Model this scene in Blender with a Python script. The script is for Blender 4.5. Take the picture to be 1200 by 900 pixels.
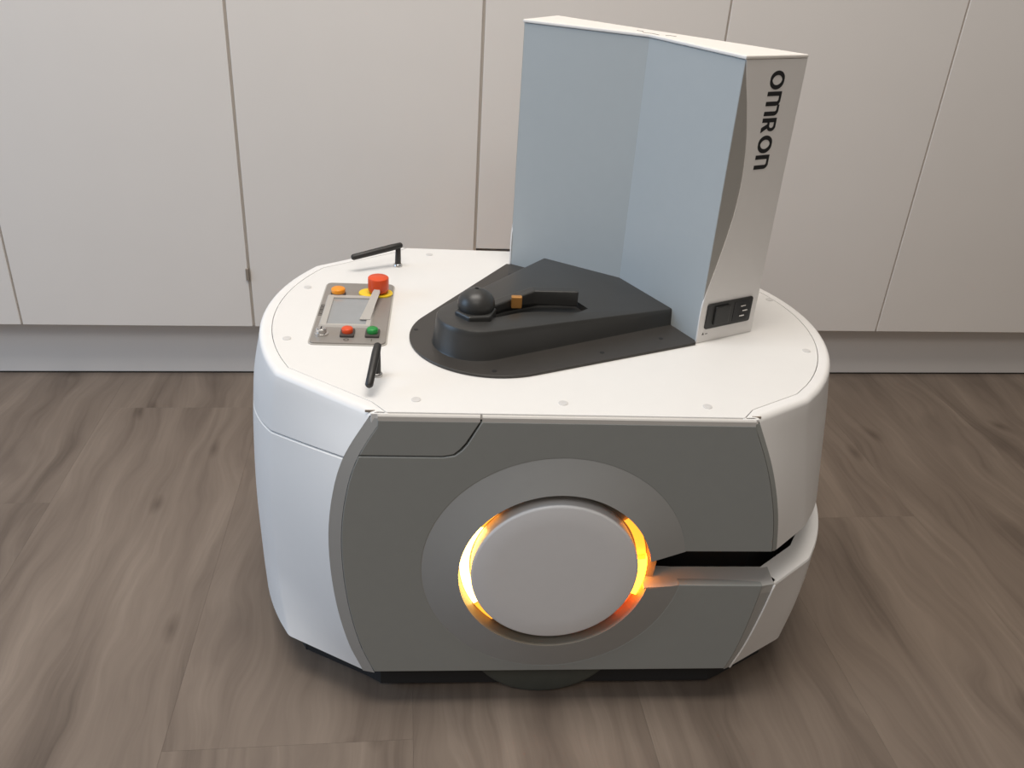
import bpy, bmesh, math, random
from mathutils import Vector, Matrix
from mathutils.geometry import tessellate_polygon

for _o in list(bpy.data.objects):
    bpy.data.objects.remove(_o, do_unlink=True)
scene = bpy.context.scene
COL = scene.collection
PI = math.pi
H0 = 0.045            # height of the robot's own zero above the floor
DECK = 0.383          # deck height in the robot's frame

# ------------------------------------------------------------------ camera
def make_camera():
    loc = Vector((-0.13513, -1.01869, 0.83491 + H0))
    yaw, pitch, roll = 0.0976029, 0.4939454, 0.0659543
    f = Vector((math.sin(yaw) * math.cos(pitch), math.cos(yaw) * math.cos(pitch), -math.sin(pitch)))
    r = Vector((math.cos(yaw), -math.sin(yaw), 0))
    u = r.cross(f)
    c, s = math.cos(roll), math.sin(roll)
    r2 = c * r + s * u
    u2 = -s * r + c * u
    cam = bpy.data.cameras.new('camera')
    cam.sensor_fit = 'HORIZONTAL'
    cam.sensor_width = 36.0
    cam.lens = 36.0 * 1007.09 / 1200.0
    cam.clip_start = 0.02
    o = bpy.data.objects.new('camera', cam)
    m = Matrix((r2, u2, -f)).transposed().to_4x4()
    m.translation = loc
    o.matrix_world = m
    COL.objects.link(o)
    scene.camera = o
make_camera()

# ------------------------------------------------------------------ world and light
world = bpy.data.worlds.new('world')
scene.world = world
world.use_nodes = True
bg = world.node_tree.nodes['Background']
bg.inputs[0].default_value = (1.0, 0.93, 0.86, 1)
bg.inputs[1].default_value = 0.175

def area(name, loc, target, sx, sy, power, color):
    l = bpy.data.lights.new(name, 'AREA')
    l.shape = 'RECTANGLE'
    l.size, l.size_y = sx, sy
    l.energy = power
    l.color = color
    o = bpy.data.objects.new(name, l)
    o.location = loc
    o.rotation_euler = (Vector(target) - Vector(loc)).to_track_quat('-Z', 'Y').to_euler()
    COL.objects.link(o)
    return o
area('ceiling_lamp', (-0.35, -0.35, 2.7), (-0.35, -0.35, 0), 1.8, 0.9, 49, (1.0, 0.94, 0.87))
area('ceiling_lamp', (-0.35, -2.3, 2.7), (-0.35, -2.3, 0), 1.8, 0.9, 25, (1.0, 0.94, 0.87))  # unseen lamp behind the camera, added as front fill
area('window_daylight', (-3.2, -0.5, 1.3), (0, 0.0, 0.35), 1.8, 1.6, 46, (0.47, 0.70, 1.0))

scene.view_settings.view_transform = 'Standard'
scene.view_settings.look = 'None'
scene.view_settings.exposure = 0.0
scene.view_settings.gamma = 1.0
scene.view_settings.use_curve_mapping = False

# ------------------------------------------------------------------ materials
def lin(c):
    return tuple((x / 12.92 if x <= 0.04045 else ((x + 0.055) / 1.055) ** 2.4) for x in c)

def mat(name, col, rough=0.5, metal=0.0, noise=0.03, nscale=60.0, bump=0.0, bscale=400.0, spec=0.5, coat=0.0):
    """plain surface with a faint procedural mottling (col is linear albedo)"""
    m = bpy.data.materials.new(name)
    m.use_nodes = True
    nt = m.node_tree
    b = nt.nodes['Principled BSDF']
    b.inputs['Roughness'].default_value = rough
    b.inputs['Metallic'].default_value = metal
    b.inputs['Specular IOR Level'].default_value = spec
    b.inputs['Coat Weight'].default_value = coat
    tc = nt.nodes.new('ShaderNodeTexCoord')
    n = nt.nodes.new('ShaderNodeTexNoise')
    n.inputs['Scale'].default_value = nscale
    n.inputs['Detail'].default_value = 4
    nt.links.new(tc.outputs['Object'], n.inputs['Vector'])
    mx = nt.nodes.new('ShaderNodeMix')
    mx.data_type = 'RGBA'
    mx.inputs[6].default_value = (*[max(0, x * (1 - noise)) for x in col], 1)
    mx.inputs[7].default_value = (*[min(1, x * (1 + noise)) for x in col], 1)
    nt.links.new(n.outputs['Fac'], mx.inputs[0])
    nt.links.new(mx.outputs[2], b.inputs['Base Color'])
    if bump > 0:
        n2 = nt.nodes.new('ShaderNodeTexNoise')
        n2.inputs['Scale'].default_value = bscale
        nt.links.new(tc.outputs['Object'], n2.inputs['Vector'])
        bp = nt.nodes.new('ShaderNodeBump')
        bp.inputs['Strength'].default_value = bump
        bp.inputs['Distance'].default_value = 0.001
        nt.links.new(n2.outputs['Fac'], bp.inputs['Height'])
        nt.links.new(bp.outputs['Normal'], b.inputs['Normal'])
    return m

def emit(name, col, strength):
    m = bpy.data.materials.new(name)
    m.use_nodes = True
    b = m.node_tree.nodes['Principled BSDF']
    b.inputs['Base Color'].default_value = (*col, 1)
    b.inputs['Emission Color'].default_value = (*col, 1)
    b.inputs['Emission Strength'].default_value = strength
    return m

def floor_material():
    m = bpy.data.materials.new('grey_brown_wood_plank')
    m.use_nodes = True
    nt = m.node_tree
    N, L = nt.nodes, nt.links
    b = N['Principled BSDF']
    b.inputs['Roughness'].default_value = 0.55
    b.inputs['Specular IOR Level'].default_value = 0.35
    tc = N.new('ShaderNodeTexCoord')
    tc.name = 'floor_coordinates'            # pointed at the floor itself once it exists
    oi = N.new('ShaderNodeObjectInfo')
    comb = N.new('ShaderNodeCombineXYZ')
    mul = N.new('ShaderNodeMath'); mul.operation = 'MULTIPLY'; mul.inputs[1].default_value = 0.09
    L.new(oi.outputs['Random'], mul.inputs[0])
    L.new(mul.outputs[0], comb.inputs[0]); L.new(mul.outputs[0], comb.inputs[1]); L.new(mul.outputs[0], comb.inputs[2])
    add = N.new('ShaderNodeVectorMath'); add.operation = 'ADD'
    L.new(tc.outputs['Object'], add.inputs[0]); L.new(comb.outputs[0], add.inputs[1])
    # slow warp so that the grain wanders and makes arches
    wn = N.new('ShaderNodeTexNoise'); wn.inputs['Scale'].default_value = 4.5; wn.inputs['Detail'].default_value = 2
    wm = N.new('ShaderNodeMapping'); wm.inputs['Scale'].default_value = (1.6, 0.7, 1)
    L.new(add.outputs[0], wm.inputs[0]); L.new(wm.outputs[0], wn.inputs['Vector'])
    ws = N.new('ShaderNodeVectorMath'); ws.operation = 'SCALE'; ws.inputs['Scale'].default_value = 0.12
    L.new(wn.outputs['Color'], ws.inputs[0])
    wa = N.new('ShaderNodeVectorMath'); wa.operation = 'ADD'
    L.new(add.outputs[0], wa.inputs[0]); L.new(ws.outputs[0], wa.inputs[1])
    def streak(sc, detail, rough):
        mp = N.new('ShaderNodeMapping'); mp.inputs['Scale'].default_value = sc
        L.new(wa.outputs[0], mp.inputs[0])
        n = N.new('ShaderNodeTexNoise'); n.inputs['Scale'].default_value = 1.0
        n.inputs['Detail'].default_value = detail; n.inputs['Roughness'].default_value = rough
        L.new(mp.outputs[0], n.inputs['Vector'])
        return n.outputs['Fac']
    broad = streak((17, 1.7, 1), 3, 0.5)
    fine = streak((75, 3.6, 1), 5, 0.6)
    thin = streak((240, 9, 1), 3, 0.6)
    def mixf(a, bb, f):
        mx = N.new('ShaderNodeMix'); mx.data_type = 'FLOAT'; mx.inputs[0].default_value = f
        L.new(a, mx.inputs[2]); L.new(bb, mx.inputs[3]); return mx.outputs[0]
    s = mixf(mixf(broad, fine, 0.30), thin, 0.10)
    ramp = N.new('ShaderNodeValToRGB')
    e = ramp.color_ramp.elements
    e[0].position = 0.30; e[0].color = (0.086, 0.064, 0.049, 1)
    e[1].position = 0.72; e[1].color = (0.232, 0.184, 0.146, 1)
    k = ramp.color_ramp.elements.new(0.45); k.color = (0.143, 0.110, 0.086, 1)
    k = ramp.color_ramp.elements.new(0.56); k.color = (0.172, 0.134, 0.105, 1)
    L.new(s, ramp.inputs[0])
    # dark knots and smudges
    vm = N.new('ShaderNodeMapping'); vm.inputs['Scale'].default_value = (9, 3.2, 1)
    L.new(wa.outputs[0], vm.inputs[0])
    vn = N.new('ShaderNodeTexNoise'); vn.inputs['Scale'].default_value = 1.0; vn.inputs['Detail'].default_value = 4
    L.new(vm.outputs[0], vn.inputs['Vector'])
    kr = N.new('ShaderNodeValToRGB')
    kr.color_ramp.elements[0].position = 0.60; kr.color_ramp.elements[0].color = (1, 1, 1, 1)
    kr.color_ramp.elements[1].position = 0.80; kr.color_ramp.elements[1].color = (0.62, 0.60, 0.60, 1)
    L.new(vn.outputs['Fac'], kr.inputs[0])
    mm = N.new('ShaderNodeMix'); mm.data_type = 'RGBA'; mm.blend_type = 'MULTIPLY'; mm.inputs[0].default_value = 1.0
    L.new(ramp.outputs[0], mm.inputs[6]); L.new(kr.outputs[0], mm.inputs[7])
    # sparse small knots
    km = N.new('ShaderNodeMapping'); km.inputs['Scale'].default_value = (4.4, 2.1, 1)
    L.new(wa.outputs[0], km.inputs[0])
    kv = N.new('ShaderNodeTexVoronoi'); kv.inputs['Scale'].default_value = 1.0; kv.voronoi_dimensions = '2D'
    L.new(km.outputs[0], kv.inputs['Vector'])
    kk = N.new('ShaderNodeValToRGB')
    kk.color_ramp.elements[0].position = 0.005; kk.color_ramp.elements[0].color = (0.55, 0.52, 0.50, 1)
    kk.color_ramp.elements[1].position = 0.075; kk.color_ramp.elements[1].color = (1, 1, 1, 1)
    L.new(kv.outputs['Distance'], kk.inputs[0])
    mk = N.new('ShaderNodeMix'); mk.data_type = 'RGBA'; mk.blend_type = 'MULTIPLY'; mk.inputs[0].default_value = 0.8
    L.new(mm.outputs[2], mk.inputs[6]); L.new(kk.outputs[0], mk.inputs[7])
    mm = mk
    # plank-to-plank tone
    hs = N.new('ShaderNodeHueSaturation')
    mr = N.new('ShaderNodeMapRange'); mr.inputs[3].default_value = 1.12; mr.inputs[4].default_value = 1.16
    L.new(oi.outputs['Random'], mr.inputs[0]); L.new(mr.outputs[0], hs.inputs['Value'])
    L.new(mm.outputs[2], hs.inputs['Color'])
    L.new(hs.outputs[0], b.inputs['Base Color'])
    bp = N.new('ShaderNodeBump'); bp.inputs['Strength'].default_value = 0.12; bp.inputs['Distance'].default_value = 0.001
    L.new(fine, bp.inputs['Height']); L.new(bp.outputs[0], b.inputs['Normal'])
    return m

M = {}
M['plank'] = floor_material()
M['subfloor'] = mat('dark_subfloor', (0.09, 0.072, 0.06), 0.9)
M['wall'] = mat('painted_plaster', (0.66, 0.63, 0.59), 0.8)
M['door'] = mat('matt_cream_laminate', (0.79, 0.745, 0.70), 0.42, noise=0.02, nscale=9, bump=0.03, bscale=900, spec=0.3)
M['carcass'] = mat('grey_cabinet_carcass', (0.50, 0.47, 0.44), 0.7)
M['gapgrey'] = mat('grey_gap_filler', (0.52, 0.475, 0.43), 0.6)  # soft shade of the door gaps, put into a grey
M['plinth'] = mat('pale_plinth_laminate', (0.78, 0.745, 0.71), 0.45, noise=0.02, nscale=9)
M['seal'] = mat('dark_floor_seal', (0.03, 0.025, 0.02), 0.8)
M['hinge'] = mat('brown_metal_catch', (0.28, 0.235, 0.19), 0.5)
M['white'] = mat('white_satin_plastic', (0.79, 0.775, 0.755), 0.38, noise=0.012, bump=0.04, bscale=1500, spec=0.4)
M['deck'] = mat('white_deck_plate', (0.755, 0.74, 0.715), 0.45, noise=0.012, bump=0.04, bscale=1500, spec=0.35)
M['gray'] = mat('dark_grey_satin_plastic', (0.285, 0.295, 0.283), 0.42, noise=0.03, bump=0.05, bscale=1500, spec=0.4)
M['gray_light'] = mat('lightened_grey_plastic', (0.365, 0.36, 0.345), 0.45, noise=0.03, spec=0.4)  # panel grey lightened: window light on the edge strips put into the colour
M['gray_dish'] = mat('grey_satin_dish_lit', (0.318, 0.320, 0.314), 0.45, noise=0.03, spec=0.4)  # same plastic as the panel, lightened for the light on the dish's slope
M['lip'] = mat('panel_edge_lit_tone', (0.60, 0.575, 0.54), 0.45)  # overhead light on the grey panel's top edge, painted as a paler tone
M['lipgrey'] = mat('mid_grey_lip', (0.42, 0.41, 0.39), 0.4)
M['disc'] = mat('pale_grey_satin_disc', (0.71, 0.71, 0.72), 0.4, noise=0.02)
M['groove'] = mat('white_light_channel', (0.22, 0.20, 0.165), 0.5)
M['black'] = mat('black_interior', (0.004, 0.004, 0.004), 0.8)
M['chassis'] = mat('dark_chassis', (0.018, 0.018, 0.019), 0.7)
M['tyre'] = mat('grey_green_tyre', (0.075, 0.08, 0.068), 0.75, noise=0.1)
M['cover'] = mat('screw_cover_plastic', (0.60, 0.585, 0.57), 0.5)
M['antenna'] = mat('black_antenna_plastic', (0.022, 0.020, 0.018), 0.45)
M['steel'] = mat('bright_steel', (0.62, 0.60, 0.58), 0.25, 0.9)
M['panel'] = mat('brushed_taupe_control_plate', (0.29, 0.265, 0.24), 0.42, 0.25, noise=0.05, nscale=200)
M['bezel'] = mat('pale_screen_bezel', (0.44, 0.415, 0.38), 0.4)
M['screen'] = mat('grey_lcd_glass', (0.30, 0.31, 0.315), 0.12, noise=0.1, nscale=25, coat=0.6)
M['orange'] = mat('orange_button_plastic', (0.86, 0.30, 0.015), 0.35)
M['red'] = mat('red_button_plastic', (0.70, 0.072, 0.012), 0.35)
M['green'] = mat('green_button_plastic', (0.012, 0.26, 0.045), 0.35)
M['yellow'] = mat('yellow_warning_plate', (0.86, 0.60, 0.02), 0.4)
M['btnbase'] = mat('dark_button_frame', (0.06, 0.05, 0.045), 0.5)
M['ink'] = mat('black_print', (0.012, 0.012, 0.013), 0.5)
M['inkgrey'] = mat('dark_grey_print', (0.09, 0.08, 0.07), 0.5)
M['dockwhite'] = mat('white_powder_coat', (0.76, 0.735, 0.71), 0.5, noise=0.02, bump=0.06, bscale=1600, spec=0.35)
M['dockcap'] = mat('white_cap_plate', (0.80, 0.765, 0.72), 0.5, noise=0.02)
M['dockblue'] = mat('pale_blue_grey_front', (0.405, 0.432, 0.435), 0.4, noise=0.02, bump=0.05, bscale=1600, spec=0.4)
M['dockside'] = mat('warm_grey_insert_side', (0.36, 0.345, 0.32), 0.5)
M['dockblack'] = mat('black_moulded_plastic', (0.034, 0.033, 0.031), 0.38, noise=0.12, nscale=30, bump=0.06, bscale=1200)
M['dockplate'] = mat('black_floor_plate', (0.040, 0.036, 0.032), 0.42, noise=0.15, nscale=18)
M['copper'] = mat('copper_contact', (0.52, 0.25, 0.07), 0.4, 0.5)
M['socket'] = mat('black_socket_plastic', (0.02, 0.02, 0.019), 0.4)
M['led_hot'] = emit('led_warm_white', (1.0, 0.60, 0.16), 9.0)
M['led_amber'] = emit('led_amber', (1.0, 0.36, 0.03), 1.8)
M['led_yellow'] = emit('led_yellow', (1.0, 0.27, 0.012), 15.0)
M['led_red'] = emit('led_red', (1.0, 0.11, 0.01), 2.4)

# ------------------------------------------------------------------ helpers
def new_mesh(name, verts, faces, smooth=False):
    me = bpy.data.meshes.new(name)
    me.from_pydata([tuple(v) for v in verts], [], faces)
    me.update()
    bm = bmesh.new(); bm.from_mesh(me)
    bmesh.ops.remove_doubles(bm, verts=bm.verts, dist=1e-6)
    bmesh.ops.recalc_face_normals(bm, faces=bm.faces)
    bm.to_mesh(me); bm.free()
    if smooth:
        me.polygons.foreach_set('use_smooth', [True] * len(me.polygons))
    return me

def obj(name, me, material, parent=None, bevel=0.0, segs=2, autosmooth=None):
    if not me.materials:
        me.materials.append(M[material])
    o = bpy.data.objects.new(name, me)
    COL.objects.link(o)
    if parent is not None:
        o.parent = parent
    if bevel > 0:
        b = o.modifiers.new('bevel', 'BEVEL')
        b.width = bevel; b.segments = segs; b.limit_method = 'ANGLE'; b.angle_limit = math.radians(35)
    if autosmooth is not None:
        me.polygons.foreach_set('use_smooth', [True] * len(me.polygons))
        me.set_sharp_from_angle(angle=math.radians(autosmooth))
    return o

def empty(name, loc=(0, 0, 0), rz=0.0):
    o = bpy.data.objects.new(name, None)
    o.empty_display_size = 0.05
    o.location = loc; o.rotation_euler = (0, 0, rz)
    COL.objects.link(o)
    return o

def tag(o, label=None, cat=None, group=None, kind=None):
    if label: o['label'] = label
    if cat: o['category'] = cat
    if group: o['group'] = group
    if kind: o['kind'] = kind
    return o

def box_mesh(name, x0, x1, y0, y1, z0, z1):
    v = [(x, y, z) for z in (z0, z1) for y in (y0, y1) for x in (x0, x1)]
    f = [(0, 2, 3, 1), (4, 5, 7, 6), (0, 1, 5, 4), (2, 6, 7, 3), (0, 4, 6, 2), (1, 3, 7, 5)]
    return new_mesh(name, v, f)

def prism(name, poly, axis, a, b):
    """2-D polygon pushed from a to b along an axis: 'z' takes (x,y), 'y' takes (x,z), 'x' takes (y,z)"""
    def P(p, t):
        if axis == 'z': return (p[0], p[1], t)
        if axis == 'y': return (p[0], t, p[1])
        return (t, p[0], p[1])
    n = len(poly)
    v = [P(p, a) for p in poly] + [P(p, b) for p in poly]
    f = [tuple(range(n)), tuple(range(2 * n - 1, n - 1, -1))]
    for i in range(n):
        j = (i + 1) % n
        f.append((i, j, n + j, n + i))
    return new_mesh(name, v, f)

def arc2(cx, cy, r, a0, a1, n):
    return [(cx + r * math.cos(math.radians(a0 + (a1 - a0) * i / n)), cy + r * math.sin(math.radians(a0 + (a1 - a0) * i / n))) for i in range(n + 1)]

def rrect(x0, x1, y0, y1, r, n=4):
    return (arc2(x1 - r, y0 + r, r, -90, 0, n) + arc2(x1 - r, y1 - r, r, 0, 90, n)
            + arc2(x0 + r, y1 - r, r, 90, 180, n) + arc2(x0 + r, y0 + r, r, 180, 270, n))

def lathe(name, prof, n=32, axis='z', centre=(0, 0, 0), cap0=True, cap1=True, smooth=True, a0=0, a1=360):
    """prof is a list of (radius, height along the axis)"""
    full = abs(a1 - a0) >= 359.9
    m = n if full else n + 1
    v = []
    for r, h in prof:
        for i in range(m):
            a = math.radians(a0 + (a1 - a0) * i / n)
            c, s = r * math.cos(a), r * math.sin(a)
            p = (c, s, h) if axis == 'z' else (c, h, s)
            v.append((p[0] + centre[0], p[1] + centre[1], p[2] + centre[2]))
    f = []
    for k in range(len(prof) - 1):
        for i in range(n):
            j = (i + 1) % m
            f.append((k * m + i, k * m + j, (k + 1) * m + j, (k + 1) * m + i))
    if full and cap0: f.append(tuple(range(m)))
    if full and cap1: f.append(tuple(range((len(prof) - 1) * m, len(prof) * m)))
    me = new_mesh(name, v, f)
    if smooth:
        me.polygons.foreach_set('use_smooth', [True] * len(me.polygons))
        me.set_sharp_from_angle(angle=math.radians(40))
    return me

def tube(name, pts, radii, n=14, cap_round=True):
    """round bar along a polyline with a radius per point"""
    pts = [Vector(p) for p in pts]
    rings = []
    if cap_round:
        d0 = (pts[0] - pts[1]).normalized(); d1 = (pts[-1] - pts[-2]).normalized()
        r0, r1 = radii[0], radii[-1]
        seq = [(pts[0] + d0 * r0 * 0.5, r0 * 0.6)] + list(zip(pts, radii)) + [(pts[-1] + d1 * r1 * 0.5, r1 * 0.6)]
    else:
        seq = list(zip(pts, radii))
    v, f = [], []
    up = None
    for k, (p, r) in enumerate(seq):
        a = seq[max(0, k - 1)][0]; b = seq[min(len(seq) - 1, k + 1)][0]
        t = (b - a).normalized()
        if up is None:
            up = Vector((0, 0, 1)) if abs(t.z) < 0.9 else Vector((1, 0, 0))
        s = t.cross(up).normalized(); up = s.cross(t).normalized()
        for i in range(n):
            an = 2 * PI * i / n
            v.append(p + r * (math.cos(an) * s + math.sin(an) * up))
    for k in range(len(seq) - 1):
        for i in range(n):
            j = (i + 1) % n
            f.append((k * n + i, k * n + j, (k + 1) * n + j, (k + 1) * n + i))
    f.append(tuple(range(n))); f.append(tuple(range((len(seq) - 1) * n, len(seq) * n)))
    me = new_mesh(name, v, f)
    me.polygons.foreach_set('use_smooth', [True] * len(me.polygons))
    me.set_sharp_from_angle(angle=math.radians(50))
    return me

def interp(xs, ys, x):
    """smooth monotone-x interpolation (Catmull-Rom on uneven knots), xs rising"""
    if x <= xs[0]: return ys[0]
    if x >= xs[-1]: return ys[-1]
    for i in range(len(xs) - 1):
        if x <= xs[i + 1]: break
    def slope(k):
        if k == 0: return (ys[1] - ys[0]) / (xs[1] - xs[0])
        if k == len(xs) - 1: return (ys[-1] - ys[-2]) / (xs[-1] - xs[-2])
        return (ys[k + 1] - ys[k - 1]) / (xs[k + 1] - xs[k - 1])
    h = xs[i + 1] - xs[i]; t = (x - xs[i]) / h
    m0, m1 = slope(i) * h, slope(i + 1) * h
    return ((2 * t ** 3 - 3 * t ** 2 + 1) * ys[i] + (t ** 3 - 2 * t ** 2 + t) * m0
            + (-2 * t ** 3 + 3 * t ** 2) * ys[i + 1] + (t ** 3 - t ** 2) * m1)

# ------------------------------------------------------------------ the setting: floor, wall, plinth
WA = math.radians(2.3283)                         # the cabinet wall runs a little askew to the robot
WD = Vector((math.cos(WA), math.sin(WA), 0)); WN = Vector((-math.sin(WA), math.cos(WA), 0))
V_PLINTH = 0.6575                                 # plinth front, along WN
V_DOOR = V_PLINTH - 0.05                          # door fronts

PLANK_W = 0.293
def build_floor():
    root = obj('floor', box_mesh('floor', -2.6, 2.9, -2.6, 0.95, -0.03, -0.0085), 'subfloor')
    root.rotation_euler = (0, 0, WA)
    tag(root, kind='structure')
    M['plank'].node_tree.nodes['floor_coordinates'].object = root
    w, ln, th, g = PLANK_W, 1.219, 0.008, 0.00006
    me = bpy.data.meshes.new('plank')
    x0, x1, y0, y1, b = g, w - g, g, ln - g, 0.00012
    v = [(x0, y0, -th), (x1, y0, -th), (x1, y1, -th), (x0, y1, -th),
         (x0, y0, -b), (x1, y0, -b), (x1, y1, -b), (x0, y1, -b),
         (x0 + b, y0 + b, 0), (x1 - b, y0 + b, 0), (x1 - b, y1 - b, 0), (x0 + b, y1 - b, 0)]
    f = [(3, 2, 1, 0), (8, 9, 10, 11)]
    for i in range(4):
        j = (i + 1) % 4
        f += [(i, j, 4 + j, 4 + i), (4 + i, 4 + j, 8 + j, 8 + i)]
    me.from_pydata(v, [], f); me.update()
    me.materials.append(M['plank'])
    # one joint line is plain to see in front of the robot at v = -0.296, in the column starting at u = -0.462
    base_u = -0.462
    stag = {0: -0.296, 1: 0.31, -1: -0.71, 2: -0.80, 3: 0.12, -2: 0.20, 4: -0.42, 5: -0.05, -3: -0.30, 6: 0.3, -4: 0.1}
    for c in range(-7, 11):
        u = base_u + c * w
        if u < -2.55 or u > 2.6: continue
        s = stag.get(c, (c * 0.37) % 1.2)
        k0 = int(math.floor((-2.5 - s) / ln))
        for k in range(k0, 5):
            vv = s + k * ln
            if vv > 0.70: break
            if vv < -2.5: continue
            o = bpy.data.objects.new('plank', me)
            COL.objects.link(o); o.parent = root
            o.location = (u, vv, 0)
    return root
build_floor()

w = obj('wall_back', box_mesh('wall_back', -2.6, 2.9, V_DOOR + 0.62, V_DOOR + 0.72, 0, 2.7), 'wall')
w.rotation_euler = (0, 0, WA); tag(w, kind='structure')
bb = obj('baseboard_back', box_mesh('baseboard_back', -1.362, 1.288, V_PLINTH, V_PLINTH + 0.016, 0.0025, 0.131), 'plinth', bevel=0.0008)
bb.rotation_euler = (0, 0, WA); tag(bb, kind='structure')
sl = obj('seal_strip', box_mesh('seal_strip', -1.362, 1.288, V_PLINTH - 0.001, V_PLINTH + 0.012, 0, 0.0025), 'seal', bb)

# ------------------------------------------------------------------ tall cabinets
SEAMS = [-1.802, -1.362, -0.922, -0.482, -0.043, 0.3985, 0.848, 1.288, 1.728]
CAB_LABEL = [
    'cream handleless tall cabinet beyond the left edge of the picture',
    'cream handleless tall cabinet, only a sliver of its door at the far left edge',
    'cream tall cabinet at left with a small brown metal catch at its door edge',
    'cream tall cabinet with plain full-height door behind the two black antennas',
    'cream tall cabinet behind the white tower with a short front below its door',
    'cream tall cabinet directly right of the white tower',
    'cream tall cabinet at the right edge of the picture',
    'cream handleless tall cabinet beyond the right edge of the picture',
]
CAB_TOP = 2.15
for i in range(8):
    if i in (0, 7): continue
    u0, u1 = SEAMS[i], SEAMS[i + 1]
    P = WD * u0 + WN * V_DOOR
    t = empty('tall_cabinet', (P.x, P.y, 0.131), WA)
    tag(t, CAB_LABEL[i], 'cabinet', 'row of tall cabinets along the wall')
    wd = u1 - u0
    D0 = 0.131
    obj('carcass', box_mesh('carcass', 0.0004, wd - 0.0004, 0.021, 0.60, 0.001, CAB_TOP - D0), 'carcass', t)
    gl = {3: 0.0026, 4: 0.0028}.get(i, 0.0019)     # some gaps are wider than others
    gr = {2: 0.0026, 3: 0.0028}.get(i, 0.0019)
    if i == 4:
        obj('door', box_mesh('door', gl, wd - gr, 0.0, 0.019, 0.1735, CAB_TOP - D0), 'door', t, bevel=0.0008)
        obj('drawer_front', box_mesh('drawer_front', gl, wd - gr, 0.0, 0.019, 0.0, 0.1665), 'door', t, bevel=0.0008)
    else:
        obj('door', box_mesh('door', gl, wd - gr, 0.0, 0.019, 0.0, CAB_TOP - D0), 'door', t, bevel=0.0008)
    st_ = obj('edge_strip', box_mesh('edge_strip', wd - gr, wd - 0.00005, 0.0045, 0.0205, 0.0, CAB_TOP - D0), 'gapgrey', t)  # added filler strips, their grey stands in for the shade between doors
    st_ = obj('edge_strip', box_mesh('edge_strip', 0.00005, gl, 0.0045, 0.0205, 0.0, CAB_TOP - D0), 'gapgrey', t)
    if i == 2:
        h = obj('door_catch', box_mesh('door_catch', wd - 0.0062, wd - 0.0003, -0.0035, 0.004, 0.100, 0.124), 'hinge', t, bevel=0.0008)
        tag(h, 'small brown metal catch in the door gap')

# ------------------------------------------------------------------ the mobile robot (local zero is H0 above the floor)
robot = empty('mobile_robot', (0, 0, 0))
tag(robot, 'white and grey wheeled mobile robot with glowing amber ring standing on the floor', 'robot')
RB = Matrix.Translation((0, 0, H0))
def part(name, me, material, parent=None, label=None, bevel=0.0, segs=2, autosmooth=None):
    """robot part: mesh given in the robot's own frame, lifted by H0"""
    if parent is None:
        me.transform(RB)
        o = obj(name, me, material, robot, bevel, segs, autosmooth)
    else:
        me.transform(RB)
        o = obj(name, me, material, parent, bevel, segs, autosmooth)
    if label: o['label'] = label
    return o

YS = 0.25
# plan outline of the two ends at height z; near (y<0) to far (y>0)
def rear_dims(z):
    f0 = interp([0.015, 0.06, 0.13, 0.2085, 0.27, 0.326, 0.383], [-0.2200, -0.2360, -0.2490, -0.2534, -0.2480, -0.2334, -0.2020], z)
    f1 = interp([0.015, 0.07, 0.165, 0.24, 0.31, 0.367, 0.383], [-0.3185, -0.3290, -0.3325, -0.3310, -0.3240, -0.3170, -0.3135], z)
    y1 = interp([0.015, 0.05, 0.10, 0.383], [0.192, 0.176, 0.165, 0.165], z)
    xn = -0.357 + interp([0.015, 0.05, 0.15, 0.25, 0.30, 0.33, 0.375], [-0.018, -0.020, -0.0215, -0.0175, -0.0135, -0.0100, 0.0], z)
    return f0, f1, y1, xn
def front_dims(z):
    f0 = interp([0.15, 0.204, 0.26, 0.32, 0.383], [0.2690, 0.2640, 0.2541, 0.2350, 0.2065], z)
    f1 = interp([0.187, 0.20, 0.28, 0.34, 0.383], [0.3170, 0.3150, 0.2990, 0.2860, 0.2790], z)
    y1 = 0.206
    xn = 0.365 + interp([0.2, 0.25, 0.30, 0.33, 0.37, 0.383], [0.0230, 0.0170, 0.0115, 0.0080, 0.0010, 0.0], z)
    return f0, f1, y1, xn
def bumper_dims(z):
    f0 = interp([0.0105, 0.05, 0.10, 0.152], [0.2400, 0.2530, 0.2640, 0.2725], z)
    f1 = interp([0.013, 0.08, 0.15], [0.3230, 0.3330, 0.3355], z)
    y1 = 0.200
    xn = interp([0.013, 0.08, 0.15], [0.3850, 0.3980, 0.4010], z)
    return f0, f1, y1, xn

NF, NA = 10, 28
def outline(dims, ye=YS - 0.0010):
    f0, f1, y1, xn = dims
    sg = 1 if xn > 0 else -1
    pts = [(f0 + (f1 - f0) * i / NF, -ye + (ye - y1) * i / NF) for i in range(NF)]
    s = abs(xn - f1); r = (y1 * y1 + s * s) / (2 * s); a0 = math.asin(min(1, y1 / r)); cx = xn - sg * r
    for i in range(NA + 1):
        a = -a0 + 2 * a0 * i / NA
        pts.append((cx + sg * r * math.cos(a), r * math.sin(a)))
    pts += [(f1 + (f0 - f1) * i / NF, y1 + (ye - y1) * i / NF) for i in range(1, NF + 1)]
    # soften the creases over a few millimetres only
    for k in (NF, NF + NA):
        p0 = pts[k]
        for j, w_ in ((k - 1, 0.0045), (k + 1, 0.0045)):
            dx, dy = pts[j][0] - p0[0], pts[j][1] - p0[1]
            l = math.hypot(dx, dy)
            pts[j] = (p0[0] + dx / l * w_, p0[1] + dy / l * w_)
        pts[k] = tuple(0.22 * pts[k - 1][t] + 0.56 * p0[t] + 0.22 * pts[k + 1][t] for t in (0, 1))
    return pts
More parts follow.
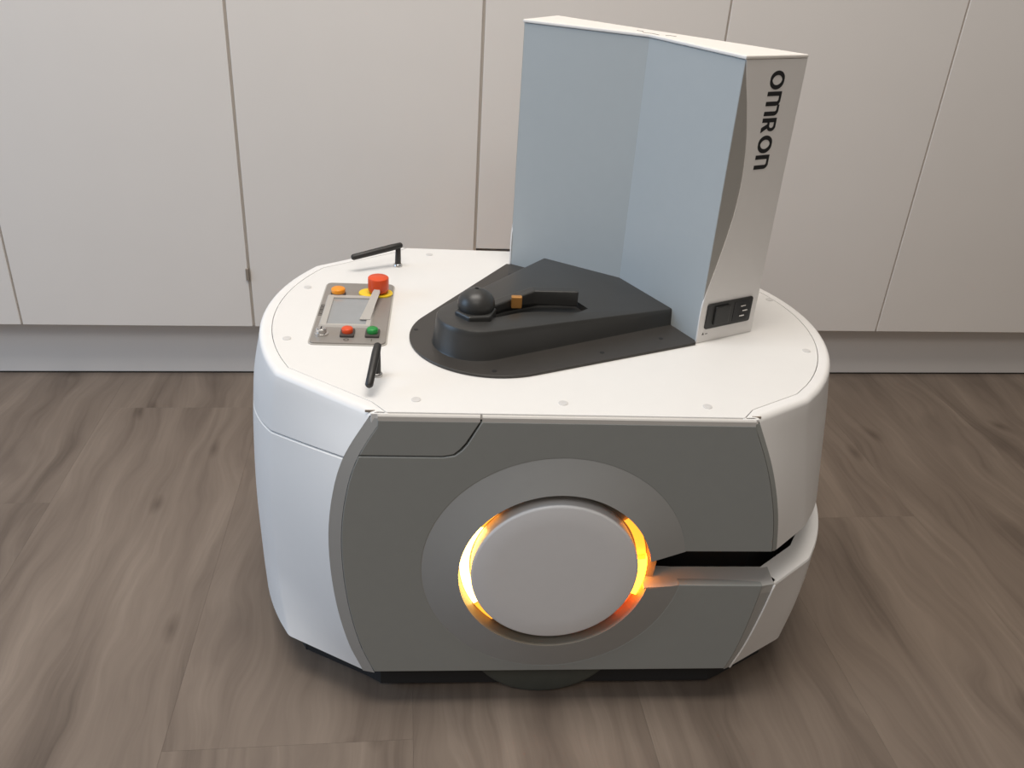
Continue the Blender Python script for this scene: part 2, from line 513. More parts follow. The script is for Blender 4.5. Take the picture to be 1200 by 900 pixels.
def inset(pts, d, ends='x'):
    if d == 0: return pts
    out = []
    cx = sum(p[0] for p in pts) / len(pts)
    n = len(pts)
    for i in range(n):
        a = pts[max(0, i - 1)]; b = pts[min(n - 1, i + 1)]
        tx, ty = b[0] - a[0], b[1] - a[1]
        l = math.hypot(tx, ty)
        nx, ny = ty / l, -tx / l
        if nx * (pts[i][0]) < 0: nx, ny = -nx, -ny       # outward = away from the middle
        if i in (0, n - 1):                              # keep the ends on the panel line
            if ends == 'x':
                out.append((pts[i][0] - d * (1 if pts[i][0] > 0 else -1) * 0.9, pts[i][1]))
            else:                                        # straight in from the panel line
                out.append((pts[i][0], pts[i][1] - d * (1 if pts[i][1] > 0 else -1)))
        else:
            out.append((pts[i][0] - nx * d, pts[i][1] - ny * d))
    return out

def shell(name, dimfun, rows, ends='x', sharp=17):
    """each row is (inset, zfun); zfun(index, count) gives the height of every vertex of that row"""
    grid = []
    n = 2 * NF + NA + 1
    for d, zf in rows:
        cache = {}
        pr = []
        for i, z in [(i, zf(i, n)) for i in range(n)]:
            key = round(z, 5)
            if key not in cache: cache[key] = inset(outline(dimfun(z)), d, ends)
            x, y = cache[key][i]
            pr.append((x, y, z))
        grid.append(pr)
    n = len(grid[0])
    v = [p for r in grid for p in r]
    f = []
    for k in range(len(grid) - 1):
        for i in range(n - 1):
            f.append((k * n + i, k * n + i + 1, (k + 1) * n + i + 1, (k + 1) * n + i))
    me = new_mesh(name, v, f)
    me.polygons.foreach_set('use_smooth', [True] * len(me.polygons))
    me.set_sharp_from_angle(angle=math.radians(sharp))
    return me

def const(z): return lambda i, n: z
NTOT = 2 * NF + NA + 1
def seam_z(i):                                           # the rear seam falls away towards the tail
    t = abs(i - (NTOT - 1) / 2) / ((NTOT - 1) / 2)       # 1 at the side panel, 0 at the tail
    tc = 1 - NF / ((NTOT - 1) / 2)
    k = min(i, NTOT - 1 - i)
    if k in (NF - 1, NF, NF + 1): return {NF - 1: 0.3058, NF: 0.305, NF + 1: 0.3042}[k]
    if t > tc: return 0.305 + (0.326 - 0.305) * (t - tc) / (1 - tc)
    return 0.282 + (0.305 - 0.282) * (t / tc) ** 1.3
def blend(za, v, off=0.0):
    return lambda i, n=None: za + (seam_z(i) + off - za) * v
rim = [(0.0152, const(0.379)), (0.0149, const(0.3829))] + [(0.0062 * (1 - math.sin(math.radians(a))), const(0.3830 - 0.0062 * (1 - math.cos(math.radians(a))))) for a in (0, 15, 30, 45, 60, 75, 90)]
rows = rim + [(0.0, blend(0.3768, k / 7)) for k in range(1, 7)] + [(0.0, blend(0.3768, 1.0, 0.0016)), (0.0012, blend(0.3768, 1.0, 0.0006)), (0.008, blend(0.3768, 1.0, 0.0008))]
part('rear_top_cover', shell('rear_top_cover', rear_dims, rows), 'white')
def low(v):
    return lambda i, n=None: (seam_z(i) - 0.0022) + (0.016 - (seam_z(i) - 0.0022)) * v
rows = [(0.008, blend(0.3768, 1.0, -0.0010)), (0.0012, blend(0.3768, 1.0, -0.0010))] + [(0.0, low(k / 18)) for k in range(0, 19)] + [(0.003, const(0.0135)), (0.010, const(0.0135)), (0.014, const(0.03))]
part('rear_lower_cover', shell('rear_lower_cover', rear_dims, rows), 'white')
rows = rim + [(0.0, const(0.3768 + (0.2050 - 0.3768) * k / 12)) for k in range(1, 13)] + [(0.002, const(0.2030)), (0.010, const(0.2030)), (0.016, const(0.22))]
part('front_top_cover', shell('front_top_cover', front_dims, rows), 'white')
rows = [(0.028, const(0.135)), (0.027, const(0.1560)), (0.004, const(0.1515)), (0.0012, const(0.1505)), (0.0, const(0.1480))] + [(0.0, const(0.148 + (0.015 - 0.148) * k / 8)) for k in range(1, 9)] + [(0.003, const(0.0125)), (0.012, const(0.0125)), (0.016, const(0.03))]
part('front_bumper', shell('front_bumper', bumper_dims, rows, 'y', 17), 'white')

# deck plate, sitting inside the rims
def deck_poly():
    rp = inset(outline(rear_dims(DECK)), 0.0156)
    fp = inset(outline(front_dims(DECK)), 0.0156)
    # go round counter-clockwise: near side left to right, front end near to far, then rear end far to near
    poly = []
    poly += [(rp[0][0] + 0.0005, -YS + 0.0012), (fp[0][0] - 0.0005, -YS + 0.0012)]
    poly += fp[1:-1]
    poly += [(fp[-1][0] - 0.0005, YS - 0.0012), (rp[-1][0] + 0.0005, YS - 0.0012)]
    poly += list(reversed(rp[1:-1]))
    return poly
deck = part('deck_plate', prism('deck_plate', deck_poly(), 'z', 0.3752, DECK), 'deck', bevel=0.0006)
for (x, y) in [(-.158, -.2225), (-.001, -.2245), (.157, -.2265), (-.313, .080), (-.315, -.0805), (-.152, .2225), (.323, -.081), (.331, .083), (0.157, 0.2265)]:
    part('screw_cover', lathe('screw_cover', [(0.0052, 0.0), (0.0052, 0.0005), (0.0042, 0.0009), (0.0018, 0.0004)], 18, centre=(x, y, DECK)), 'cover', deck)
for (xa, xb) in ((rear_dims(0.379)[0] + 0.0006, rear_dims(0.383)[0] + 0.0165), (front_dims(0.383)[0] - 0.0165, front_dims(0.379)[0] - 0.0006)):
    for sg in (-1, 1):
        part('corner_post', box_mesh('corner_post', xa, xb, *sorted((sg * (YS - 0.0040), sg * (YS + 0.0004))), 0.370, DECK - 0.0012), 'white', deck, bevel=0.0008)
# small dark slots where the deck meets the corner posts
for x in (-0.2045, 0.2055):
    part('slot_mark', box_mesh('slot_mark', x - 0.0050, x + 0.0050, -YS + 0.0030, -YS + 0.0042, DECK - 0.002, DECK + 0.0003), 'hinge', deck)

# dark inner body that closes every gap
rr = inset(outline(rear_dims(0.20)), 0.028); ff = inset(outline(bumper_dims(0.15)), 0.046)
core_poly = [(p[0], max(-0.208, min(0.208, p[1]))) for p in ff] + [(p[0], max(-0.208, min(0.208, p[1]))) for p in reversed(rr)]
part('inner_frame', prism('inner_frame', core_poly, 'z', -0.012, 0.374), 'black')

# ---- side panels, near and far
CX, CZ = 0.003, 0.178                      # middle of the light ring
R_DISH, R_OUT, R_DISC = 0.153, 0.1110, 0.0968
YP = -YS - 0.0030
def left_edge(z, d=0.0): return rear_dims(z)[0] + d
def right_edge(z, d=0.0): return front_dims(z)[0] + d
def bump_edge(z, d=0.0): return bumper_dims(z)[0] + d

PT, PB = 0.3748, 0.016                     # panel top and bottom
BW = 0.0145                                # width of the chamfered strip along the rear edge
zs = lambda a, b, n: [a + (b - a) * i / n for i in range(n + 1)]
def main_panel_poly():
    P = []
    P += [(-0.0885, PT), (right_edge(PT) - 0.006, PT)]
    P += [(right_edge(z) - 0.0065, z) for z in zs(PT - 0.012, 0.2045, 12)]
    P += [(0.155, 0.2045)]
    a_up, a_dn = 9.8, -9.0
    P += arc2(CX, CZ, R_DISH, a_up, 360 + a_dn, 80)
    P += [(bump_edge(0.153) - 0.016, 0.1530)]
    P += [(bump_edge(z) - 0.016 + 0.008 * (0.153 - z) / 0.137, z) for z in zs(0.146, PB, 10)]
    P += [(left_edge(z) + BW, z) for z in zs(PB, 0.3300, 18)]
    # step under the small corner cover
    P += [(-0.128, 0.3300)]
    P += [(-0.1160, 0.3325), (-0.1090, 0.3385), (-0.1030, 0.3465)]
    return P
def corner_poly():
    g = 0.0016
    P = [(left_edge(0.3320) + BW, 0.3300 + g), (-0.1285, 0.3300 + g), (-0.1172, 0.3325 + g), (-0.1106, 0.3388 + g), (-0.1048, 0.3465 + g), (-0.0905, PT), (left_edge(PT) + BW - 0.004, PT)]
    P += [(left_edge(z) + BW, z) for z in zs(0.366, 0.340, 4)]
    return P
def strip_mesh(name, edge_out, edge_in, z0, z1, n, y_out, y_in, thick=0.006):
    v, f = [], []
    for z in zs(z0, z1, n):
        v += [(edge_out(z), y_out, z), (edge_in(z), y_in, z), (edge_in(z), y_in + thick + 0.006, z), (edge_out(z), y_out + thick, z)]
    for k in range(n):
        for i in range(4):
            j = (i + 1) % 4
            f.append((4 * k + i, 4 * k + j, 4 * k + 4 + j, 4 * k + 4 + i))
    f += [(0, 1, 2, 3), (4 * n, 4 * n + 1, 4 * n + 2, 4 * n + 3)]
    return new_mesh(name, v, f)

def annulus_open(name, r0, y0, r1, y1, a0_0, a1_0, a0_1, a1_1, n=80):
    """conical ring between radius r0 (at y0) and r1 (at y1), each with its own opening angles"""
    v, f = [], []
    steps = 5
    for k in range(steps + 1):
        t = k / steps
        r = r0 + (r1 - r0) * t; y = y0 + (y1 - y0) * (t if t < 1 else 1)
        a0 = a0_0 + (a0_1 - a0_0) * t; a1 = a1_0 + (a1_1 - a1_0) * t
        for i in range(n + 1):
            a = math.radians(a0 + (a1 - a0) * i / n)
            v.append((CX + r * math.cos(a), y, CZ + r * math.sin(a)))
    for k in range(steps):
        for i in range(n):
            f.append((k * (n + 1) + i, k * (n + 1) + i + 1, (k + 1) * (n + 1) + i + 1, (k + 1) * (n + 1) + i))
    return new_mesh(name, v, f, smooth=True)

def build_side(sign):
    made = []
    def add(name, me, material, parent=None, label=None, bevel=0.0, segs=2, autosmooth=None):
        if sign > 0:
            me.transform(Matrix.Scale(-1, 4, Vector((0, 1, 0))))
            me.flip_normals()
        o = part(name, me, material, parent, label, bevel, segs, autosmooth)
        return o
    pan = add('side_panel', prism('side_panel', main_panel_poly(), 'y', YP, YP + 0.012), 'gray', bevel=0.0012)
    add('corner_cover', prism('corner_cover', corner_poly(), 'y', YP + 0.0002, YP + 0.012), 'gray', pan, bevel=0.0009)
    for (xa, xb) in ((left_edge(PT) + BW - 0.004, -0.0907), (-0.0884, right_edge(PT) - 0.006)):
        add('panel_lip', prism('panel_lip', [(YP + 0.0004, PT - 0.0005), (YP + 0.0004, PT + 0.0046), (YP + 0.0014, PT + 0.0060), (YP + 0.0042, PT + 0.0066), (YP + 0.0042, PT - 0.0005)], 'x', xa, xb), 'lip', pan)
    add('edge_strip', strip_mesh('edge_strip', lambda z: left_edge(z) - 0.0002, lambda z: left_edge(z) + BW - 0.0004, PB - 0.002, PT + 0.0015, 26, YP + 0.0042, YP + 0.0006), 'gray_light', pan, autosmooth=40)
    add('edge_strip', strip_mesh('edge_strip', lambda z: right_edge(z) + 0.0002, lambda z: right_edge(z) - 0.0062, 0.2050, PT + 0.0015, 18, YP + 0.0042, YP + 0.0006), 'gray', pan, autosmooth=40)
    add('edge_strip', strip_mesh('edge_strip', lambda z: bump_edge(z) + 0.0002, lambda z: bump_edge(z) - 0.0158 + 0.008 * (0.153 - z) / 0.137, PB - 0.0015, 0.1522, 14, YP + 0.0042, YP + 0.0006), 'gray_light', pan, autosmooth=40)
    add('edge_highlight', tube('edge_highlight', [(bump_edge(z) + 0.0006, YP + 0.0036, z) for z in zs(0.0150, 0.1505, 14)], [0.0013] * 15, n=8), 'white', pan)  # added white line, stands in for light caught on the bumper's rounded edge
    # raised dish round the ring
    add('dish_ring', annulus_open('dish_ring', R_DISH + 0.0005, YP + 0.0003, R_OUT, YP - 0.0095, 9.8, 351.0, 9.8, 348.7), 'gray_dish', pan)
    # ring channel wall, floor and lights
    ch = add('light_channel', annulus_open('light_channel', R_OUT, YP - 0.0095, R_OUT - 0.0006, YP + 0.012, 9.8, 348.7, 9.8, 348.7), 'groove')
    fl = [(R_OUT + 0.0, YP + 0.0125), (R_DISC - 0.012, YP + 0.0125), (R_DISC - 0.012, YP + 0.016), (R_OUT + 0.012, YP + 0.016), (R_OUT + 0.012, YP + 0.0125), (R_OUT, YP + 0.0125)]
    add('channel_floor', lathe('channel_floor', fl, 96, axis='y', centre=(CX, 0, CZ), cap0=False, cap1=False), 'groove', ch)
    for (a0, a1, m) in [(148, 214, 'led_hot'), (133, 148, 'led_amber'), (214, 232, 'led_amber'), (8, 40, 'led_amber'), (-22, 8, 'led_yellow'), (-44, -22, 'led_red')]:
        yf = YP + (0.0020 if m == 'led_yellow' else 0.0095)
        prof = [(R_OUT - 0.0015, YP + 0.0125), (R_OUT - 0.0020, yf), (R_DISC + 0.0020, yf), (R_DISC + 0.0015, YP + 0.0125)]
        add('led_segment', lathe('led_segment', prof, max(4, int((a1 - a0) / 3)), axis='y', centre=(CX, 0, CZ), a0=a0 + 0.4, a1=a1 - 0.4), m, ch)
    prof = [(R_DISC - 0.0005, YP + 0.0125), (R_DISC, YP - 0.0068), (R_DISC - 0.0004, YP - 0.0080), (R_DISC - 0.0014, YP - 0.0089), (R_DISC - 0.0030, YP - 0.0093), (0.070, YP - 0.0098), (0.035, YP - 0.0102), (0.0005, YP - 0.0103)]
    add('hub_disc', lathe('hub_disc', prof, 96, axis='y', centre=(CX, 0, CZ), cap0=False), 'disc', None, 'pale grey round disc inside the glowing ring')
    # the slot's lower lip, its closed end and the joint to the bumper
    lipz0, lipz1, yi = 0.1522, 0.1560, YP + 0.031
    v = [(CX + 0.1075, YP - 0.0060, 0.1555), (0.150, YP + 0.0005, lipz0), (0.2570, YP + 0.0008, lipz0), (0.2718, YP + 0.0040, lipz0),
         (0.2718, yi, lipz1), (0.150, yi, lipz1), (CX + 0.1075, yi, 0.1590)]
    v += [(x, y, 0.140) for (x, y, z) in v]
    f = [(0, 1, 5, 6), (1, 2, 3, 4, 5), (7, 13, 12, 8), (8, 12, 11, 10, 9)]
    for i in range(7):
        j = (i + 1) % 7
        f.append((i, 7 + i, 7 + j, j))
    add('slot_lip', new_mesh('slot_lip', v, f), 'lipgrey', pan)
    add('slot_end', prism('slot_end', [(0.1165, YP + 0.0200), (0.1225, YP + 0.0195), (0.1240, YP + 0.0320), (0.1050, YP + 0.0320), (0.1050, YP + 0.0220)], 'z', 0.158, 0.2010), 'gray_light', pan)
    # drive wheel
    wh = add('drive_wheel', lathe('drive_wheel', [(0.060, YP + 0.022), (0.092, YP + 0.018), (0.0985, YP + 0.021), (0.100, YP + 0.026), (0.100, YP + 0.050), (0.097, YP + 0.055), (0.060, YP + 0.057)], 48, axis='y', centre=(0.004, 0, 0.0555)), 'tyre')
    add('wheel_hub', lathe('wheel_hub', [(0.055, YP + 0.020), (0.050, YP + 0.016), (0.012, YP + 0.015)], 32, axis='y', centre=(0.004, 0, 0.0555)), 'chassis', wh)
build_side(-1)
build_side(1)

# chassis skirt below the covers, widened to deepen the shade underneath
rr = inset(outline(rear_dims(0.016)), 0.022); ff = inset(outline(bumper_dims(0.015)), 0.016)
sk = [(p[0], p[1] * 0.95) for p in ff] + [(p[0], p[1] * 0.95) for p in reversed(rr)]
def notch(poly):
    # the drive wheels sit in notches of the chassis
    out = []
    for i, (x, y) in enumerate(poly):
        out.append((x, max(-0.226, min(0.226, y))))
        nx_, ny_ = poly[(i + 1) % len(poly)]
        if abs(nx_ - x) > 0.3:                         # a long straight side
            sg = 1 if y > 0 else -1
            for xx, yy in ((0.060, 0.226), (0.060, 0.190), (-0.052, 0.190), (-0.052, 0.226))[::(1 if nx_ < x else -1)]:
                out.append((xx, sg * yy))
    return out
cut = notch(sk)
part('chassis', prism('chassis', cut, 'z', -0.033, 0.040), 'chassis', bevel=0.002)
for (x, y) in ((-0.24, -0.12), (-0.24, 0.12), (0.25, -0.12), (0.25, 0.12)):
    part('caster_wheel', lathe('caster_wheel', [(0.012, -0.012), (0.028, -0.012), (0.030, -0.008), (0.030, 0.008), (0.028, 0.012), (0.012, 0.012)], 24, axis='y', centre=(x, y, -0.0148)), 'tyre')

# ---- control panel on the deck
CPX0, CPX1, CPY0, CPY1 = -0.2875, -0.1985, -0.0950, 0.0920
cp = part('control_panel', prism('control_panel', rrect(CPX0, CPX1, CPY0, CPY1, 0.006), 'z', DECK, DECK + 0.0030), 'panel', bevel=0.0006)
cp['label'] = 'taupe control panel with small screen and push buttons'
part('panel_border', prism('panel_border', rrect(CPX0 - 0.0018, CPX1 + 0.0018, CPY0 - 0.0018, CPY1 + 0.0018, 0.0075), 'z', DECK - 0.0002, DECK + 0.0012), 'bezel', cp)
ZP = DECK + 0.0030
def frame_mesh(name, x0, x1, y0, y1, wl, wr, wb, wt, z0, z1, slope):
    o = [(x0, y0), (x1, y0), (x1, y1), (x0, y1)]
    i = [(x0 + wl, y0 + wb), (x1 - wr, y0 + wb), (x1 - wr, y1 - wt), (x0 + wl, y1 - wt)]
    v = [(*p, z0) for p in o] + [(p[0] + slope * (1 if p[0] < (x0 + x1) / 2 else -1), p[1] + slope * (1 if p[1] < (y0 + y1) / 2 else -1), z1) for p in o] + [(*p, z1) for p in i] + [(*p, z0) for p in i]
    f = []
    for a in range(3):
        for k in range(4):
            j = (k + 1) % 4
            f.append((4 * a + k, 4 * a + j, 4 * a + 4 + j, 4 * a + 4 + k))
    return new_mesh(name, v, f)
part('screen_bezel', frame_mesh('screen_bezel', -0.2820, -0.2180, -0.0520, 0.0455, 0.0090, 0.0070, 0.0060, 0.0100, ZP, ZP + 0.0022, 0.0015), 'bezel', cp)
part('screen', box_mesh('screen', -0.2735, -0.2245, -0.0465, 0.0360, ZP, ZP + 0.0008), 'screen', cp, 'grey unlit display screen')
def push_button(x, y, m, label, r=0.0065, square=True):
    if square:
        b = part('button_frame', prism('button_frame', rrect(x - 0.0085, x + 0.0085, y - 0.0105, y + 0.0105, 0.002), 'z', ZP, ZP + 0.0028), 'btnbase', cp, bevel=0.0005)
    else:
        b = part('button_frame', lathe('button_frame', [(0.0098, 0), (0.0098, 0.0022), (0.0085, 0.0030)], 24, centre=(x, y, ZP)), 'btnbase', cp)
    c = part('button_cap', lathe('button_cap', [(r, 0.002), (r + 0.0005, 0.0065), (r, 0.0080), (r - 0.0012, 0.0088), (0.0006, 0.0090)], 24, centre=(x, y, ZP)), m, cp)
    c['label'] = label
push_button(-0.2690, 0.0525, 'orange', 'orange push button', 0.0088, False)
push_button(-0.2448, -0.0705, 'red', 'red push button')
push_button(-0.2150, -0.0700, 'green', 'green push button')
# emergency stop
ex, ey = -0.2165, 0.0560
ye = part('warning_plate', prism('warning_plate', arc2(ex - 0.012, ey, 0.0140, 90, 270, 10) + arc2(ex + 0.0050, ey, 0.0140, -90, 90, 6), 'z', ZP, ZP + 0.0025), 'yellow', cp, bevel=0.0006)
part('stop_stem', lathe('stop_stem', [(0.0085, 0), (0.0085, 0.010), (0.0095, 0.0125)], 28, centre=(ex, ey, ZP + 0.002)), 'btnbase', cp)
es = part('emergency_stop', lathe('emergency_stop', [(0.0125, 0.0050), (0.0135, 0.0065), (0.0138, 0.0110), (0.0138, 0.0220), (0.0134, 0.0237), (0.0122, 0.0245), (0.0006, 0.0252)], 36, centre=(ex, ey, ZP)), 'red', cp)
es['label'] = 'red mushroom emergency stop button'
# clear strip hanging from the stop button over the screen
v = []
path = [(-0.2175, 0.0435, ZP + 0.0120), (-0.2180, 0.0370, ZP + 0.0110), (-0.2225, 0.0050, ZP + 0.0060), (-0.2270, -0.0330, ZP + 0.0030)]
for (x, y, z), hw in zip(path, (0.0035, 0.0048, 0.0052, 0.0066)):
    v += [(x - hw, y, z), (x + hw, y, z), (x + hw, y, z - 0.0012), (x - hw, y, z - 0.0012)]
f = [(0, 1, 2, 3), (12, 13, 14, 15)]
for k in range(3):
    for i in range(4):
        j = (i + 1) % 4
        f.append((4 * k + i, 4 * k + j, 4 * k + 4 + j, 4 * k + 4 + i))
part('pull_strip', new_mesh('pull_strip', v, f), 'bezel', cp)
# key switch
ks = part('key_switch', lathe('key_switch', [(0.0085, 0), (0.0085, 0.0015), (0.0062, 0.0022), (0.0062, 0.0070), (0.0052, 0.0080), (0.0006, 0.0080)], 28, centre=(-0.2755, -0.0715, ZP)), 'steel', cp)
ks['label'] = 'round bright steel key switch'
part('key_slot', box_mesh('key_slot', -0.2762, -0.2748, -0.0747, -0.0683, ZP + 0.0076, ZP + 0.0083), 'ink', cp)

def text_mesh(name, body, size, mtx, extrude=0.0002):
    cu = bpy.data.curves.new(name, 'FONT')
    cu.body = body; cu.size = size; cu.align_x = 'CENTER'; cu.align_y = 'CENTER'; cu.extrude = extrude; cu.resolution_u = 3
    o = bpy.data.objects.new(name, cu); COL.objects.link(o)
    dg = bpy.context.evaluated_depsgraph_get()
    me = bpy.data.meshes.new_from_object(o.evaluated_get(dg))
    bpy.data.objects.remove(o, do_unlink=True); bpy.data.curves.remove(cu)
    me.materials.clear()
    me.transform(mtx)
    return me
part('button_mark', text_mesh('button_mark', 'O', 0.009, Matrix.Translation((-0.2448, -0.0872, ZP + 0.0002))), 'inkgrey', cp)
part('button_mark', text_mesh('button_mark', 'I', 0.009, Matrix.Translation((-0.2150, -0.0872, ZP + 0.0002))), 'inkgrey', cp)

# ---- antennas
def antenna(pts_base, tip, h):
    bx_, by_ = pts_base
    st = part('antenna', tube('antenna', [(bx_, by_, DECK + 0.004), (bx_ + 0.0002, by_, DECK + 0.014), (bx_ + 0.0005, by_, DECK + h)], [0.0044, 0.0042, 0.0036]), 'antenna')
    st['label'] = 'short black hinged antenna'
    part('antenna_collar', lathe('antenna_collar', [(0.0062, 0), (0.0062, 0.0022), (0.0050, 0.0042), (0.0046, 0.0044)], 20, centre=(bx_, by_, DECK)), 'steel', st)
    a = Vector((bx_ + 0.0005, by_, DECK + h)); b = Vector(tip)
    d = (b - a).normalized()
    part('antenna_whip', tube('antenna_whip', [a - d * 0.004, a + (b - a) * 0.15, a + (b - a) * 0.6, b - d * 0.002], [0.0042, 0.0048, 0.0046, 0.0044]), 'antenna', st)
antenna((-0.1965, 0.170), (-0.2595, 0.140, DECK + 0.022), 0.031)
antenna((-0.2025, -0.170), (-0.2075, -0.219, DECK + 0.013), 0.034)

# ------------------------------------------------------------------ charging dock standing on the deck
DA = math.radians(-49.36)
dock = empty('charging_dock', (0.076, 0.059, H0 + DECK), DA)
tag(dock, 'upright white charging dock with pale blue-grey front and black foot on the robot', 'charging dock')
W, T = 0.1675, 0.340
# floor plate
R1, N1 = 0.1040, -0.1910
plate = arc2(0.003, N1, R1, 180 + 17, 360 - 17, 36) + [(0.1700, -0.0040), (0.1640, 0.0020), (0.0, 0.0500), (-0.1640, 0.0020), (-0.1700, -0.0040)]
pl = obj('foot_plate', prism('foot_plate', plate, 'z', 0.0, 0.0035), 'dockplate', dock, bevel=0.0010)
pl['label'] = 'thin black rounded foot plate'
for (x, y) in ((0.070, -0.255), (-0.070, -0.255), (0.135, -0.030), (-0.135, -0.030), (0.115, -0.120), (-0.115, -0.120)):
    obj('plate_hole', lathe('plate_hole', [(0.0028, 0.0), (0.0028, 0.0003), (0.0008, 0.0003)], 14, centre=(x, y, 0.0035)), 'ink', pl)

# raised nose block: high at the tip, lower towards the tower
NC = -0.2200
def nose_mesh():
    def ring(rn, half_back, z_tip, z_back):
        pts = arc2(0, NC, rn, 180 + 17, 360 - 17, 24)
        pts += [(half_back, 0.0165), (0.0, 0.0500), (-half_back, 0.0165)]
        out = []
        for (x, y) in pts:
            t = max(0.0, min(1.0, (y - (NC - rn)) / (0.05 - (NC - rn))))
            out.append((x, y, z_tip + (z_back - z_tip) * t))
        return out
    rings = [ring(0.0525, 0.1175, 0.0034, 0.0034), ring(0.0515, 0.1168, 0.006, 0.006), ring(0.0485, 0.1155, 0.032, 0.017), ring(0.0478, 0.1150, 0.0375, 0.0210), ring(0.0466, 0.1140, 0.0394, 0.0225), ring(0.0450, 0.1126, 0.0400, 0.0230)]
    n = len(rings[0])
    v = [p for r in rings for p in r]
    f = []
    for k in range(len(rings) - 1):
        for i in range(n):
            j = (i + 1) % n
            f.append((k * n + i, k * n + j, (k + 1) * n + j, (k + 1) * n + i))
    f.append(tuple(range(n))); f.append(tuple(range((len(rings) - 1) * n, len(rings) * n)))
    return new_mesh('nose_block', v, f)
nb_me = nose_mesh()
nb_me.materials.append(M['dockblack'])
nb = bpy.data.objects.new('nose_block', nb_me); COL.objects.link(nb)
# pocket that takes the contact arm
pocket = [(-0.016, -0.214), (0.008, -0.226), (0.016, -0.205), (0.021, -0.165), (0.032, -0.142), (0.058, -0.104), (0.056, -0.082), (0.026, -0.074), (-0.002, -0.112), (-0.013, -0.160)]
ct = bpy.data.objects.new('pocket_tmp', prism('pocket_tmp', pocket, 'z', 0.022, 0.080)); COL.objects.link(ct)
bo = nb.modifiers.new('cut', 'BOOLEAN'); bo.object = ct; bo.operation = 'DIFFERENCE'; bo.solver = 'EXACT'
dg = bpy.context.evaluated_depsgraph_get()
me2 = bpy.data.meshes.new_from_object(nb.evaluated_get(dg))
bpy.data.objects.remove(nb, do_unlink=True); bpy.data.objects.remove(ct, do_unlink=True)
me2.name = 'nose_block'
nose = obj('nose_block', me2, 'dockblack', dock, autosmooth=32)
nose['label'] = 'raised black rounded nose of the dock'
# contact ball with its hexagonal seat
bx0, by0 = -0.0060, -0.2160
seat = arc2(bx0 + 0.003, by0 - 0.003, 0.0255, 0, 300, 5)
obj('ball_seat', prism('ball_seat', [(x, y) for x, y in seat], 'z', 0.022, 0.0445), 'dockblack', dock, bevel=0.002)
prof = [(0.0225 * math.cos(t), 0.0225 * 0.86 * math.sin(t)) for t in [math.radians(a) for a in (-35, -20, 0, 18, 36, 54, 70, 82)]] + [(0.0025, 0.0195), (0.0022, 0.0175)]
ball = obj('contact_ball', lathe('contact_ball', prof, 36, centre=(bx0, by0, 0.0500)), 'dockblack', dock)
ball['label'] = 'glossy black ball knob'
def bar_mesh(name, path, hw, hh):
    """square bar along a path, upright sides"""
    v, f = [], []
    P = [Vector(p) for p in path]
    for k, p in enumerate(P):
        t = (P[min(k + 1, len(P) - 1)] - P[max(k - 1, 0)]); t.z = 0; t.normalize()
        sd = Vector((t.y, -t.x, 0)) * hw[k]
        up = Vector((0, 0, hh[k]))
        v += [p - sd - up, p + sd - up, p + sd + up, p - sd + up]
    for k in range(len(P) - 1):
        for i in range(4):
            j = (i + 1) % 4
            f.append((4 * k + i, 4 * k + j, 4 * k + 4 + j, 4 * k + 4 + i))
    n = 4 * (len(P) - 1)
    f += [(0, 1, 2, 3), (n, n + 1, n + 2, n + 3)]
    return new_mesh(name, v, f)
obj('contact_arm', bar_mesh('contact_arm', [(bx0 + 0.003, by0 + 0.016, 0.0400), (-0.0015, -0.158, 0.0415), (0.0050, -0.130, 0.0425), (0.0390, -0.0850, 0.0405)], [0.0070, 0.0070, 0.0072, 0.0075], [0.0055, 0.0060, 0.0095, 0.0105]), 'dockblack', dock, bevel=0.0022, segs=3)
cc = obj('contact_tab', box_mesh('contact_tab', -0.0065, 0.0065, -0.0040, 0.0040, 0.0, 0.0150), 'copper', dock, bevel=0.0012)
cc.location = (0.0100, -0.1640, 0.0370); cc.rotation_euler = (0, 0, math.radians(50)); cc['label'] = 'small copper contact tab'

# pale front insert: a shallow V in plan
WI = W - 0.0010
ins = [(-WI, 0.0008), (0.0, 0.0500), (WI, 0.0008), (WI + 0.011, 0.0480), (0.0, 0.0700), (-WI - 0.011, 0.0480)]
fi = obj('front_insert', prism('front_insert', ins, 'z', 0.0005, T - 0.0044), 'dockblue', dock, bevel=0.0010)
fi['label'] = 'pale blue-grey folded front face'
# cap plate
cap = [(-W - 0.0005, -0.0012), (0.0, 0.0485), (W + 0.0005, -0.0012), (0.1915, 0.0905), (-0.1915, 0.0905)]
cp2 = obj('cap_plate', prism('cap_plate', cap, 'z', T - 0.0040, T), 'dockcap', dock, bevel=0.0012)
obj('cap_slot', prism('cap_slot', [(-0.012, 0.0515), (0.0, 0.0555), (0.012, 0.0515), (0.012, 0.0530), (0.0, 0.0572), (-0.012, 0.0530)], 'z', T - 0.001, T + 0.0003), 'inkgrey', cp2)
obj('cap_slot', prism('cap_slot', [(-0.030, 0.062), (-0.022, 0.062), (-0.018, 0.058), (-0.0165, 0.059), (-0.0215, 0.0635), (-0.030, 0.0635)], 'z', T - 0.001, T + 0.0003), 'inkgrey', cp2)
obj('cap_slot', prism('cap_slot', [(0.030, 0.062), (0.022, 0.062), (0.018, 0.058), (0.0165, 0.059), (0.0215, 0.0635), (0.030, 0.0635)], 'z', T - 0.001, T + 0.0003), 'inkgrey', cp2)
obj('back_panel', box_mesh('back_panel', -0.189, 0.189, 0.0875, 0.0900, 0.0005, T - 0.0042), 'dockwhite', dock)
